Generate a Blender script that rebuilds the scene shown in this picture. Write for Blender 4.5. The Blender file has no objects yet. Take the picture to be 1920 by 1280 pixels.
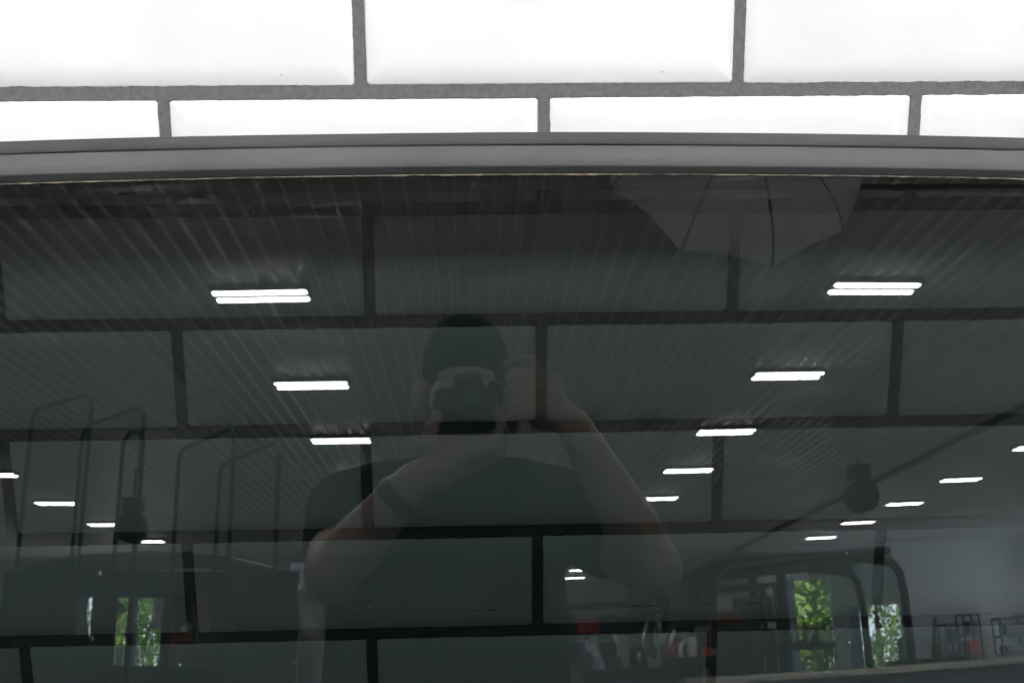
import bpy, bmesh, math, random
from mathutils import Vector, Matrix, noise
random.seed(7)
sc = bpy.context.scene
C = sc.collection

# ------------------------------------------------------------------ camera, world, light
CAMP = Vector((0.0, -0.98159, 1.6))
cam_d = bpy.data.cameras.new('Camera')
cam = bpy.data.objects.new('Camera', cam_d); C.objects.link(cam)
Rv, Uv, Fv = Vector((0.99926, -0.0379, -0.0059)), Vector((0.0138, 0.2123, 0.9771)), Vector((0.0358, 0.9765, -0.2127))
Fv.normalize(); Rv = (Rv - Fv * Rv.dot(Fv)).normalized(); Uv = Rv.cross(Fv)
cam.matrix_world = Matrix(((Rv.x, Uv.x, -Fv.x, CAMP.x), (Rv.y, Uv.y, -Fv.y, CAMP.y), (Rv.z, Uv.z, -Fv.z, CAMP.z), (0, 0, 0, 1)))
cam_d.sensor_width = 36.0; cam_d.lens = 41.25
cam_d.clip_start = 0.01; cam_d.clip_end = 400
cam_d.dof.use_dof = True; cam_d.dof.focus_distance = 0.97; cam_d.dof.aperture_fstop = 18.0
sc.camera = cam

world = bpy.data.worlds.new('World'); sc.world = world; world.use_nodes = True
bg = world.node_tree.nodes['Background']
bg.inputs[0].default_value = (0.80, 0.90, 1.0, 1); bg.inputs[1].default_value = 2.0

BAYX, BAYY = (-6.6, -4.9, -3.2, -1.5, .2, 1.9, 3.6, 5.3, 7.0, 8.7, 10.4), (-5.4, -6.4)
LUM = 6.0            # radiance of the ceiling lights' diffusers
sun_d = bpy.data.lights.new('Sun', 'SUN'); sun_d.energy = 5.0; sun_d.angle = math.radians(2); sun_d.color = (1, .95, .86)
sun = bpy.data.objects.new('Sun', sun_d); C.objects.link(sun)
sun.rotation_euler = Vector((0.25, -0.75, -0.8)).to_track_quat('-Z', 'Y').to_euler()   # daylight behind the hall

sc.view_settings.view_transform = 'Standard'; sc.view_settings.look = 'None'
sc.view_settings.exposure = 3.3219; sc.view_settings.gamma = 1.0
sc.render.engine = 'CYCLES'
cy = sc.cycles
cy.max_bounces = 8; cy.diffuse_bounces = 3; cy.glossy_bounces = 4; cy.transmission_bounces = 4; cy.transparent_max_bounces = 12
cy.use_denoising = True; cy.sample_clamp_indirect = 1.0
cy.caustics_reflective = False; cy.caustics_refractive = False

# ------------------------------------------------------------------ helpers
def mat(name, col=(.5, .5, .5), rough=.5, metal=0.0, spec=.5):
    m = bpy.data.materials.new(name); m.use_nodes = True
    b = m.node_tree.nodes['Principled BSDF']
    b.inputs['Base Color'].default_value = (*col, 1); b.inputs['Roughness'].default_value = rough
    b.inputs['Metallic'].default_value = metal; b.inputs['Specular IOR Level'].default_value = spec
    return m
def N(m, t, **kw):
    n = m.node_tree.nodes.new(t)
    for k, v in kw.items(): setattr(n, k, v)
    return n
def LK(m, a, b): m.node_tree.links.new(a, b)
def BS(m): return m.node_tree.nodes['Principled BSDF']
def ramp(m, p0, c0, p1, c1):
    r = N(m, 'ShaderNodeValToRGB'); e = r.color_ramp.elements
    e[0].position = p0; e[0].color = (*c0, 1); e[1].position = p1; e[1].color = (*c1, 1); return r
def noisy(m, c0, c1, scale, detail=6, bump=0.0, bscale=None, p0=.35, p1=.65, stretch=None):
    tc = N(m, 'ShaderNodeTexCoord'); src = tc.outputs['Object']
    if stretch:
        mp = N(m, 'ShaderNodeMapping'); mp.inputs['Scale'].default_value = stretch; LK(m, src, mp.inputs[0]); src = mp.outputs[0]
    nz = N(m, 'ShaderNodeTexNoise'); nz.inputs['Scale'].default_value = scale; nz.inputs['Detail'].default_value = detail
    LK(m, src, nz.inputs['Vector'])
    r = ramp(m, p0, c0, p1, c1); LK(m, nz.outputs['Fac'], r.inputs[0]); LK(m, r.outputs[0], BS(m).inputs['Base Color'])
    if bump:
        n2 = N(m, 'ShaderNodeTexNoise'); n2.inputs['Scale'].default_value = bscale or scale * 4; n2.inputs['Detail'].default_value = 4
        LK(m, src, n2.inputs['Vector'])
        bp = N(m, 'ShaderNodeBump'); bp.inputs['Strength'].default_value = bump; bp.inputs['Distance'].default_value = .001
        LK(m, n2.outputs['Fac'], bp.inputs['Height']); LK(m, bp.outputs[0], BS(m).inputs['Normal'])
    return m
def emit(name, col, s):
    m = bpy.data.materials.new(name); m.use_nodes = True; nt = m.node_tree; nt.nodes.clear()
    e = nt.nodes.new('ShaderNodeEmission'); e.inputs[0].default_value = (*col, 1); e.inputs[1].default_value = s
    o = nt.nodes.new('ShaderNodeOutputMaterial'); nt.links.new(e.outputs[0], o.inputs[0]); return m

def mesh(name, verts, faces, m=None, smooth=False):
    me = bpy.data.meshes.new(name); me.from_pydata([tuple(v) for v in verts], [], faces); me.update()
    if m: me.materials.append(m)
    if smooth:
        for p in me.polygons: p.use_smooth = True
    return me
def ob(name, me, parent=None, loc=None, rot=None, kind=None):
    o = bpy.data.objects.new(name, me); C.objects.link(o); o.parent = parent
    if loc is not None: o.location = loc
    if rot is not None: o.rotation_euler = rot
    if kind: o['kind'] = kind
    return o
def tag(o, label, cat, group=None):
    o['label'] = label; o['category'] = cat
    if group: o['group'] = group
    return o
def empty(name, loc=(0, 0, 0), rz=0):
    o = bpy.data.objects.new(name, None); C.objects.link(o); o.location = loc; o.rotation_euler = (0, 0, rz); return o
class MB:
    def __init__(s): s.v = []; s.f = []
    def box(s, x0, x1, y0, y1, z0, z1):
        b = len(s.v)
        s.v += [(x0, y0, z0), (x1, y0, z0), (x1, y1, z0), (x0, y1, z0), (x0, y0, z1), (x1, y0, z1), (x1, y1, z1), (x0, y1, z1)]
        s.f += [tuple(b + i for i in q) for q in ((0, 3, 2, 1), (4, 5, 6, 7), (0, 1, 5, 4), (1, 2, 6, 5), (2, 3, 7, 6), (3, 0, 4, 7))]
        return s
    def tube(s, pts, r, n=10, cap=True):
        pts = [Vector(p) for p in pts]; rs = r if isinstance(r, (list, tuple)) else [r] * len(pts)
        b = len(s.v); ref = None
        for i, p in enumerate(pts):
            t = (pts[min(i + 1, len(pts) - 1)] - pts[max(i - 1, 0)]).normalized()
            if ref is None: ref = t.orthogonal().normalized()
            ref = (ref - t * ref.dot(t)).normalized(); bi = t.cross(ref)
            for k in range(n):
                a = 2 * math.pi * k / n
                s.v.append(tuple(p + (ref * math.cos(a) + bi * math.sin(a)) * rs[i]))
        for i in range(len(pts) - 1):
            for k in range(n):
                s.f.append((b + i * n + k, b + i * n + (k + 1) % n, b + (i + 1) * n + (k + 1) % n, b + (i + 1) * n + k))
        if cap:
            s.f.append(tuple(b + k for k in reversed(range(n)))); e = b + (len(pts) - 1) * n; s.f.append(tuple(e + k for k in range(n)))
        return s
    def ball(s, c, r, seg=16, rings=10, rot=None):
        r = r if isinstance(r, (list, tuple)) else (r, r, r); b = len(s.v); c = Vector(c); M = rot or Matrix.Identity(3)
        s.v.append(tuple(c + M @ Vector((0, 0, r[2]))))
        for i in range(1, rings):
            th = math.pi * i / rings
            for k in range(seg):
                ph = 2 * math.pi * k / seg
                s.v.append(tuple(c + M @ Vector((r[0] * math.sin(th) * math.cos(ph), r[1] * math.sin(th) * math.sin(ph), r[2] * math.cos(th)))))
        s.v.append(tuple(c + M @ Vector((0, 0, -r[2])))); last = len(s.v) - 1
        for k in range(seg):
            s.f.append((b, b + 1 + k, b + 1 + (k + 1) % seg))
            for i in range(rings - 2):
                p = b + 1 + i * seg; q = p + seg
                s.f.append((p + k, q + k, q + (k + 1) % seg, p + (k + 1) % seg))
            p = b + 1 + (rings - 2) * seg
            s.f.append((p + k, last, p + (k + 1) % seg))
        return s
    def limb(s, pts, rs, n=12):
        s.tube(pts, rs, n)
        for p, r in zip(pts, rs): s.ball(p, r * .995, 12, 8)
        return s
    def me(s, name, m, smooth=False): return mesh(name, s.v, s.f, m, smooth)
    def ob(s, name, m, parent=None, smooth=False, **k): return ob(name, s.me(name, m, smooth), parent, **k)

# ------------------------------------------------------------------ materials
# glazed white tile, with a thin broken line of grime along the lower bevel crease of some tiles
M_tile = mat('white_glazed_tile', (.88, .88, .875), .09, spec=.5)
def grime_tile(m, amount):
    tc = N(m, 'ShaderNodeTexCoord'); oi = N(m, 'ShaderNodeObjectInfo')
    sp = N(m, 'ShaderNodeSeparateXYZ'); LK(m, tc.outputs['Object'], sp.inputs[0])
    add = N(m, 'ShaderNodeMath', operation='ADD'); add.inputs[1].default_value = .0262; LK(m, sp.outputs['Z'], add.inputs[0])
    nzw = N(m, 'ShaderNodeTexNoise'); nzw.inputs['Scale'].default_value = 45; LK(m, tc.outputs['Object'], nzw.inputs['Vector'])
    wv = N(m, 'ShaderNodeMath', operation='MULTIPLY_ADD'); wv.inputs[1].default_value = .0022; wv.inputs[2].default_value = -.0011
    LK(m, nzw.outputs['Fac'], wv.inputs[0])
    a2 = N(m, 'ShaderNodeMath', operation='ADD'); LK(m, add.outputs[0], a2.inputs[0]); LK(m, wv.outputs[0], a2.inputs[1])
    ab = N(m, 'ShaderNodeMath', operation='ABSOLUTE'); LK(m, a2.outputs[0], ab.inputs[0])
    mp = N(m, 'ShaderNodeMapping'); mp.inputs['Scale'].default_value = (30, 1, 5); LK(m, tc.outputs['Object'], mp.inputs[0])
    off = N(m, 'ShaderNodeVectorMath', operation='ADD'); LK(m, mp.outputs[0], off.inputs[0])
    cmb = N(m, 'ShaderNodeCombineXYZ'); rm = N(m, 'ShaderNodeMath', operation='MULTIPLY'); rm.inputs[1].default_value = 60
    LK(m, oi.outputs['Random'], rm.inputs[0]); LK(m, rm.outputs[0], cmb.inputs[0]); LK(m, cmb.outputs[0], off.inputs[1])
    nz = N(m, 'ShaderNodeTexNoise'); nz.inputs['Scale'].default_value = 1.6; nz.inputs['Detail'].default_value = 5; LK(m, off.outputs[0], nz.inputs['Vector'])
    wd = N(m, 'ShaderNodeMapRange'); wd.inputs[1].default_value = .55; wd.inputs[2].default_value = .8; wd.inputs[3].default_value = 0; wd.inputs[4].default_value = .0011
    rg = N(m, 'ShaderNodeMath', operation='GREATER_THAN'); rg.inputs[1].default_value = 1 - amount; LK(m, oi.outputs['Random'], rg.inputs[0])
    rw = N(m, 'ShaderNodeMath', operation='MULTIPLY'); LK(m, nz.outputs['Fac'], rw.inputs[0]); LK(m, rg.outputs[0], rw.inputs[1]); LK(m, rw.outputs[0], wd.inputs[0])
    lt = N(m, 'ShaderNodeMath', operation='LESS_THAN'); LK(m, ab.outputs[0], lt.inputs[0]); LK(m, wd.outputs[0], lt.inputs[1])
    # tiny dark pinholes in the glaze
    vo = N(m, 'ShaderNodeTexVoronoi'); vo.inputs['Scale'].default_value = 38; LK(m, off.outputs[0], vo.inputs['Vector'])
    vt = N(m, 'ShaderNodeTexVoronoi'); vt.inputs['Scale'].default_value = 55; LK(m, tc.outputs['Object'], vt.inputs['Vector'])
    pl = N(m, 'ShaderNodeMath', operation='LESS_THAN'); pl.inputs[1].default_value = .035; LK(m, vt.outputs['Distance'], pl.inputs[0])
    pk = N(m, 'ShaderNodeSeparateColor'); LK(m, vt.outputs['Color'], pk.inputs[0])
    pg = N(m, 'ShaderNodeMath', operation='GREATER_THAN'); pg.inputs[1].default_value = .9; LK(m, pk.outputs[0], pg.inputs[0])
    pm = N(m, 'ShaderNodeMath', operation='MULTIPLY'); LK(m, pl.outputs[0], pm.inputs[0]); LK(m, pg.outputs[0], pm.inputs[1])
    mx = N(m, 'ShaderNodeMath', operation='MAXIMUM'); LK(m, lt.outputs[0], mx.inputs[0]); LK(m, pm.outputs[0], mx.inputs[1])
    mc = N(m, 'ShaderNodeMix', data_type='RGBA'); mc.inputs[6].default_value = (.88, .88, .875, 1); mc.inputs[7].default_value = (.14, .12, .11, 1)
    LK(m, mx.outputs[0], mc.inputs[0])
    tv = N(m, 'ShaderNodeMapRange'); tv.inputs[3].default_value = .91; tv.inputs[4].default_value = 1.0; LK(m, oi.outputs['Random'], tv.inputs[0])
    nb = N(m, 'ShaderNodeTexNoise'); nb.inputs['Scale'].default_value = 12; nb.inputs['Detail'].default_value = 6; of2 = N(m, 'ShaderNodeVectorMath', operation='ADD'); LK(m, tc.outputs['Object'], of2.inputs[0]); LK(m, cmb.outputs[0], of2.inputs[1]); LK(m, of2.outputs[0], nb.inputs['Vector'])
    tb = N(m, 'ShaderNodeMapRange'); tb.inputs[1].default_value = .3; tb.inputs[2].default_value = .7; tb.inputs[3].default_value = .95; tb.inputs[4].default_value = 1.0; LK(m, nb.outputs['Fac'], tb.inputs[0])
    tm = N(m, 'ShaderNodeMath', operation='MULTIPLY'); LK(m, tv.outputs[0], tm.inputs[0]); LK(m, tb.outputs[0], tm.inputs[1])
    vm = N(m, 'ShaderNodeVectorMath', operation='SCALE'); LK(m, mc.outputs[2], vm.inputs[0]); LK(m, tm.outputs[0], vm.inputs['Scale'])
    LK(m, vm.outputs[0], BS(m).inputs['Base Color'])
    # slightly wavy glaze
    n3 = N(m, 'ShaderNodeTexNoise'); n3.inputs['Scale'].default_value = 26; n3.inputs['Detail'].default_value = 1; LK(m, tc.outputs['Object'], n3.inputs['Vector'])
    bp = N(m, 'ShaderNodeBump'); bp.inputs['Strength'].default_value = .12; bp.inputs['Distance'].default_value = .002
    LK(m, n3.outputs['Fac'], bp.inputs['Height']); LK(m, bp.outputs[0], BS(m).inputs['Normal'])
grime_tile(M_tile, 0.0)
M_tile2 = mat('white_glazed_tile_worn', (.88, .88, .875), .09, spec=.5); grime_tile(M_tile2, 1.0)
M_grout = noisy(mat('cement_grout', rough=.9, spec=.2), (.115, .11, .112), (.185, .18, .185), 210, 12, .8, 900, p0=.25, p1=.75)
M_paint = noisy(mat('painted_wall', rough=.7), (.62, .63, .63), (.68, .69, .69), 1.2)
M_floor = noisy(mat('concrete_floor', rough=.45), (.46, .46, .45), (.56, .56, .55), .7, 8)
M_ceil = noisy(mat('ceiling_sheet_steel', (.6, .6, .6), .34, spec=.65), (.48, .46, .44), (.56, .54, .52), .5, 5)
M_rib_lit = mat('ceiling_rib_lit_side', (.92, .91, .89), .42, spec=.5)  # lamp light on the rib sides, painted as a paler colour than the flats
M_trim = noisy(mat('trim_plastic', rough=.46, spec=.5), (.052, .051, .052), (.078, .077, .078), 16, 8, .3, 1700, stretch=(.5, 1, 1))
M_trim2 = noisy(mat('trim_rubber', rough=.6, spec=.45), (.040, .040, .042), (.060, .060, .061), 16, 8, .3, 1700, stretch=(.4, 1, 1))
M_resid = noisy(mat('dried_adhesive', rough=.8, spec=.2), (.09, .08, .065), (.24, .215, .17), 160, 4)
M_black = mat('black_plastic', (.012, .012, .013), .35)
M_dark = mat('dark_paint', (.02, .024, .028), .3)
M_metal = mat('grey_metal', (.35, .36, .38), .35, .8)
M_steel = mat('dark_steel', (.05, .055, .06), .4, .3)
M_red = mat('red_paint', (.45, .03, .02), .35)
M_blue = mat('blue_grey_paint', (.33, .38, .50), .5)
M_white = mat('white_paint', (.8, .8, .8), .5)
M_light = emit('light_diffuser', (1.0, 1.0, 1.0), LUM)
M_house = mat('lamp_housing', (.05, .05, .052), .6)

# tinted glass: the clear coat reflects by Fresnel, the body passes about a sixth of the light; faint dust and wipe marks
def tinted_glass():
    m = bpy.data.materials.new('tinted_glass'); m.use_nodes = True; nt = m.node_tree; nt.nodes.clear()
    tr = N(m, 'ShaderNodeBsdfTransparent'); tr.inputs[0].default_value = (.217, .254, .255, 1)
    gl = N(m, 'ShaderNodeBsdfGlossy'); gl.inputs['Roughness'].default_value = 0.0
    fr = N(m, 'ShaderNodeFresnel'); fr.inputs[0].default_value = 1.74
    mx = N(m, 'ShaderNodeMixShader'); LK(m, fr.outputs[0], mx.inputs[0]); LK(m, tr.outputs[0], mx.inputs[1]); LK(m, gl.outputs[0], mx.inputs[2])
    tc = N(m, 'ShaderNodeTexCoord')
    # specks of dust
    v = N(m, 'ShaderNodeTexVoronoi'); v.inputs['Scale'].default_value = 85; LK(m, tc.outputs['Object'], v.inputs['Vector'])
    lt = N(m, 'ShaderNodeMapRange'); lt.inputs[1].default_value = .075; lt.inputs[2].default_value = .02; LK(m, v.outputs['Distance'], lt.inputs[0])
    s = N(m, 'ShaderNodeSeparateColor'); LK(m, v.outputs['Color'], s.inputs[0])
    g = N(m, 'ShaderNodeMapRange'); g.inputs[1].default_value = .93; g.inputs[2].default_value = 1.0; LK(m, s.outputs[0], g.inputs[0])
    sp = N(m, 'ShaderNodeMath', operation='MULTIPLY'); LK(m, lt.outputs[0], sp.inputs[0]); LK(m, g.outputs[0], sp.inputs[1])
    sp2 = N(m, 'ShaderNodeMath', operation='MULTIPLY'); sp2.inputs[1].default_value = .32; LK(m, sp.outputs[0], sp2.inputs[0])
    # long horizontal wipe marks, thin and broken
    mp = N(m, 'ShaderNodeMapping'); mp.inputs['Scale'].default_value = (5, 130, 1); mp.inputs['Rotation'].default_value = (0, 0, .03)
    LK(m, tc.outputs['Object'], mp.inputs[0])
    n1 = N(m, 'ShaderNodeTexNoise'); n1.inputs['Scale'].default_value = 1.0; n1.inputs['Detail'].default_value = 5; LK(m, mp.outputs[0], n1.inputs['Vector'])
    n2 = N(m, 'ShaderNodeTexNoise'); n2.inputs['Scale'].default_value = 6.5; n2.inputs['Detail'].default_value = 2; LK(m, tc.outputs['Object'], n2.inputs['Vector'])
    r1 = N(m, 'ShaderNodeMapRange'); r1.inputs[1].default_value = .56; r1.inputs[2].default_value = .80; LK(m, n1.outputs['Fac'], r1.inputs[0])
    r2 = N(m, 'ShaderNodeMapRange'); r2.inputs[1].default_value = .56; r2.inputs[2].default_value = .74; LK(m, n2.outputs['Fac'], r2.inputs[0])
    ml = N(m, 'ShaderNodeMath', operation='MULTIPLY'); LK(m, r1.outputs[0], ml.inputs[0]); LK(m, r2.outputs[0], ml.inputs[1])
    ml2 = N(m, 'ShaderNodeMath', operation='MULTIPLY'); ml2.inputs[1].default_value = .085; LK(m, ml.outputs[0], ml2.inputs[0])
    sm = N(m, 'ShaderNodeMath', operation='ADD'); LK(m, sp2.outputs[0], sm.inputs[0]); LK(m, ml2.outputs[0], sm.inputs[1])
    prev = sm.outputs[0]
    for (cx, cz, sx, sz, rot, amp) in ((-.272, .1165, .050, .0034, .03, .10), (-.232, .1075, .007, .0022, .1, .12), (-.142, -.030, .034, .0060, -.06, .045), (.285, .045, .050, .010, 0, .018), (-.125, .003, .036, .0030, 0, .05), (.012, -.105, .0007, .055, -.04, .05), (.232, .0045, .060, .0016, .01, .035)):
        mq = N(m, 'ShaderNodeMapping', vector_type='TEXTURE'); mq.inputs['Location'].default_value = (cx, cz, 0); mq.inputs['Rotation'].default_value = (0, 0, rot); mq.inputs['Scale'].default_value = (sx, sz, 1)
        LK(m, tc.outputs['Object'], mq.inputs[0])
        fl = N(m, 'ShaderNodeVectorMath', operation='MULTIPLY'); fl.inputs[1].default_value = (1, 1, 0); LK(m, mq.outputs[0], fl.inputs[0])
        ln = N(m, 'ShaderNodeVectorMath', operation='LENGTH'); LK(m, fl.outputs[0], ln.inputs[0])
        fo = N(m, 'ShaderNodeMapRange', interpolation_type='SMOOTHSTEP'); fo.inputs[1].default_value = 1.0; fo.inputs[2].default_value = .1; LK(m, ln.outputs['Value'], fo.inputs[0])
        nq = N(m, 'ShaderNodeTexNoise'); nq.inputs['Scale'].default_value = 2.2; nq.inputs['Detail'].default_value = 7; nq.inputs['Roughness'].default_value = .7; LK(m, mq.outputs[0], nq.inputs['Vector'])
        nr = N(m, 'ShaderNodeMapRange'); nr.inputs[1].default_value = .42; nr.inputs[2].default_value = .72; nr.inputs[4].default_value = amp; LK(m, nq.outputs['Fac'], nr.inputs[0])
        pr_ = N(m, 'ShaderNodeMath', operation='MULTIPLY_ADD'); LK(m, fo.outputs[0], pr_.inputs[0]); LK(m, nr.outputs[0], pr_.inputs[1]); LK(m, prev, pr_.inputs[2]); prev = pr_.outputs[0]
    df = N(m, 'ShaderNodeBsdfDiffuse'); df.inputs[0].default_value = (.62, .66, .74, 1)
    # veil of dust that scatters a little of the lamps round their mirror image
    gr = N(m, 'ShaderNodeBsdfGlossy'); gr.inputs['Roughness'].default_value = .13; gr.inputs[0].default_value = (.85, .9, 1, 1)
    mz = N(m, 'ShaderNodeMixShader'); LK(m, mx.outputs[0], mz.inputs[1]); LK(m, gr.outputs[0], mz.inputs[2])
    nv = N(m, 'ShaderNodeTexNoise'); nv.inputs['Scale'].default_value = 9; nv.inputs['Detail'].default_value = 6; LK(m, tc.outputs['Object'], nv.inputs['Vector'])
    rv = N(m, 'ShaderNodeMapRange'); rv.inputs[1].default_value = .4; rv.inputs[2].default_value = .7; rv.inputs[3].default_value = .0003; rv.inputs[4].default_value = .0016
    LK(m, nv.outputs['Fac'], rv.inputs[0]); LK(m, rv.outputs[0], mz.inputs[0])
    m2 = N(m, 'ShaderNodeMixShader'); LK(m, prev, m2.inputs[0]); LK(m, mz.outputs[0], m2.inputs[1]); LK(m, df.outputs[0], m2.inputs[2])
    o = N(m, 'ShaderNodeOutputMaterial'); LK(m, m2.outputs[0], o.inputs[0]); return m
M_glass = tinted_glass()
M_gback = bpy.data.materials.new('glass_inner_face'); M_gback.use_nodes = True; M_gback.node_tree.nodes.clear()
_t = N(M_gback, 'ShaderNodeBsdfTransparent'); _t.inputs[0].default_value = (.97, .98, .975, 1)
_o = N(M_gback, 'ShaderNodeOutputMaterial'); LK(M_gback, _t.outputs[0], _o.inputs[0])
def clear_glass(name, tint):
    m = bpy.data.materials.new(name); m.use_nodes = True; m.node_tree.nodes.clear()
    t = N(m, 'ShaderNodeBsdfTransparent'); t.inputs[0].default_value = (*tint, 1)
    g = N(m, 'ShaderNodeBsdfGlossy'); g.inputs['Roughness'].default_value = .02
    f = N(m, 'ShaderNodeFresnel'); f.inputs[0].default_value = 1.45
    x = N(m, 'ShaderNodeMixShader'); LK(m, f.outputs[0], x.inputs[0]); LK(m, t.outputs[0], x.inputs[1]); LK(m, g.outputs[0], x.inputs[2])
    o = N(m, 'ShaderNodeOutputMaterial'); LK(m, x.outputs[0], o.inputs[0]); return m
M_pane = clear_glass('window_pane', (.75, .8, .78))

# ------------------------------------------------------------------ the setting
XL, XR, YF, ZC = -25.0, 31.0, -48.0, 6.36
floor = ob('floor', mesh('floor', [(XL, 0.0, 0), (XR, 0.0, 0), (XR, -67, 0), (XL, -67, 0)], [(3, 2, 1, 0)], M_floor), kind='structure')
M_mat = noisy(mat('absorber_mat', rough=.8, spec=.2), (.035, .035, .037), (.055, .055, .056), 8, 6, .4, 200)  # for the unseen mat added to cut light bouncing up from the floor
mt_ = MB().box(-5.5, 6.5, -5.2, -.02, .0, .008).ob('floor_light_absorber', M_mat); tag(mt_, 'wide dark mat added out of view along the tiled wall to absorb bounced light', 'mat')
# corrugated steel ceiling: identical ribbed sheets
ceil = empty('ceiling', (0, 0, ZC)); ceil['kind'] = 'structure'
RP = .30
prof = []
for k in range(4):
    x = k * RP
    prof += [(x, 0), (x + .150, 0), (x + .180, -.060), (x + .252, -.060), (x + .282, 0)]
prof.append((4 * RP, 0))
def sheet_mesh(ye):
    sv, sf = [], []
    for (x, z) in prof: sv += [(x, .02, z), (x, ye, z)]
    for i in range(len(prof) - 1): sf.append((2 * i, 2 * i + 1, 2 * i + 3, 2 * i + 2))
    me = mesh('ceiling_sheet', sv, sf, M_ceil); me.materials.append(M_rib_lit)
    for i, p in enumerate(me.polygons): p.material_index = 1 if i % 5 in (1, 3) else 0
    return me
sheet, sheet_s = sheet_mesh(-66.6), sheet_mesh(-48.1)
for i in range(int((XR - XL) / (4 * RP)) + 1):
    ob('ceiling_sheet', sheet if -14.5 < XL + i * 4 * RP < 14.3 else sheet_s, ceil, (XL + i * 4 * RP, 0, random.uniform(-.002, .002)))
roof = MB().box(XL - .3, XR + .8, -48.3, .35, ZC + .06, ZC + .2).box(-14.6, 15.6, -67, -48.31, ZC + .06, ZC + .2).ob('roof', M_steel, kind='structure')

# walls of the hall; daylight openings at the far ends
def wall_with_holes(name, x0, x1, y, zt, holes, th=.2):
    """holes: (x0,x1,z0,z1) along a wall parallel to x"""
    b = MB(); xs = sorted({x0, x1, *[h[0] for h in holes], *[h[1] for h in holes]})
    for a, c in zip(xs, xs[1:]):
        hs = sorted([h for h in holes if h[0] <= a + 1e-6 and h[1] >= c - 1e-6], key=lambda h: h[2]); z = 0
        for h in hs:
            if h[2] > z: b.box(a, c, y - th, y, z, h[2])
            z = h[3]
        b.box(a, c, y - th, y, z, zt)
    return b.ob(name, M_paint, kind='structure')
ZT = ZC + .05
HOLR = [(16.4, 18.6, 0, 4.7), (19.9, 22.4, 0, 3.4)]
HOLL = [(-19.4, -14.4, 0, 4.9)]
wall_with_holes('wall_right_end', 14.2, XR, YF, ZT, HOLR)
wall_with_holes('wall_left_end', XL, -13.2, YF, ZT, HOLL)
wall_with_holes('wall_back', -13.2, 14.2, -66.5, ZT, [(3.2, 6.4, 0, 4.2)])
MB().box(14.2, 14.4, -66.5, YF - .2, 0, ZT).ob('wall_bay_right', M_paint, kind='structure')
MB().box(-13.4, -13.2, -66.5, YF - .2, 0, ZT).ob('wall_bay_left', M_paint, kind='structure')
MB().box(XL - .2, XL, YF - .2, .2, 0, ZT).ob('wall_left', M_paint, kind='structure')
MB().box(XR, XR + .2, YF - .2, -44.5, 0, ZT).box(XR, XR + .2, -44.5, -37, 4.6, ZT).box(XR, XR + .2, -37, .2, 0, ZT).ob('wall_right', M_paint, kind='structure')  # opening added out of view to let daylight onto the end wall and ceiling

# ------------------------------------------------------------------ tiled wall
TA, TB = .308, .09503               # pitch of the bond
TW, TH = .2990, .0851               # tile size
ZH1 = 1.5959                        # centre of the joint under the top row seen
X0 = -.3985
OFF = {1: .0048, 2: -.0002, 3: .0067, 4: -.0024, 5: -.0012, 6: -.0062, 7: -.0014}
wall = empty('wall_front'); wall['kind'] = 'structure'
NR0, NR1 = -7, 17                   # rows above / below
COL = range(-4, 8)
ztop = ZH1 + TB * (1 - NR0); zbot = max(0, ZH1 - TB * (NR1 - 1) + .004)
XA, XB = X0 + TA * (-4) , X0 + TA * 7
MB().box(XL, XR, .0, .2, 0, ZT).ob('plaster', M_paint, wall)
def tile_mesh():
    w, h, c = TW / 2, TH / 2, .0022
    def ring(i, y, cc):
        a, b = w - i, h - i
        return [(-a + cc, y, -b), (a - cc, y, -b), (a, y, -b + cc), (a, y, b - cc), (a - cc, y, b), (-a + cc, y, b), (-a, y, b - cc), (-a, y, -b + cc)]
    v = ring(0, 0, c) + ring(0, -.0034, c) + ring(.0012, -.0044, c) + ring(.0165, -.0056, .0008) + ring(.0205, -.0058, .0006)
    f = []
    for r in range(4):
        for k in range(8):
            f.append((8 * r + k, 8 * r + (k + 1) % 8, 8 * r + 8 + (k + 1) % 8, 8 * r + 8 + k))
    f.append(tuple(range(32, 40)))
    return mesh('tile', v, f, M_tile, True)
tme = tile_mesh(); tme2 = tme.copy(); tme2.materials[0] = M_tile2
joints = []                          # vertical joints: (x, z0, z1)
for r in range(NR0, NR1 + 1):
    zt = ZH1 + TB * (1 - r) + TB; zc = ZH1 - TB * (r - 1) + TB / 2
    if zc - TB / 2 < .01: break
    off = OFF.get(r, random.uniform(-.006, .006)); sh = 0 if r % 2 else .5
    for j in COL:
        xl = X0 + TA * (j + sh) + off
        joints.append((xl, zc - TB / 2, zc + TB / 2))
        if j == COL[-1]: continue
        o = ob('tile', tme2 if r >= 6 and random.random() < .75 else tme, wall, (xl + TA / 2 + random.uniform(-.0006, .0006), random.uniform(-.0004, .0003), zc + random.uniform(-.0005, .0005)),
               (random.uniform(-.004, .004), random.uniform(-.0013, .0013), random.uniform(-.0025, .0025)))
        o.scale = (random.uniform(.998, 1.002), 1, random.uniform(.994, 1.004))
NROWS = r
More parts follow.
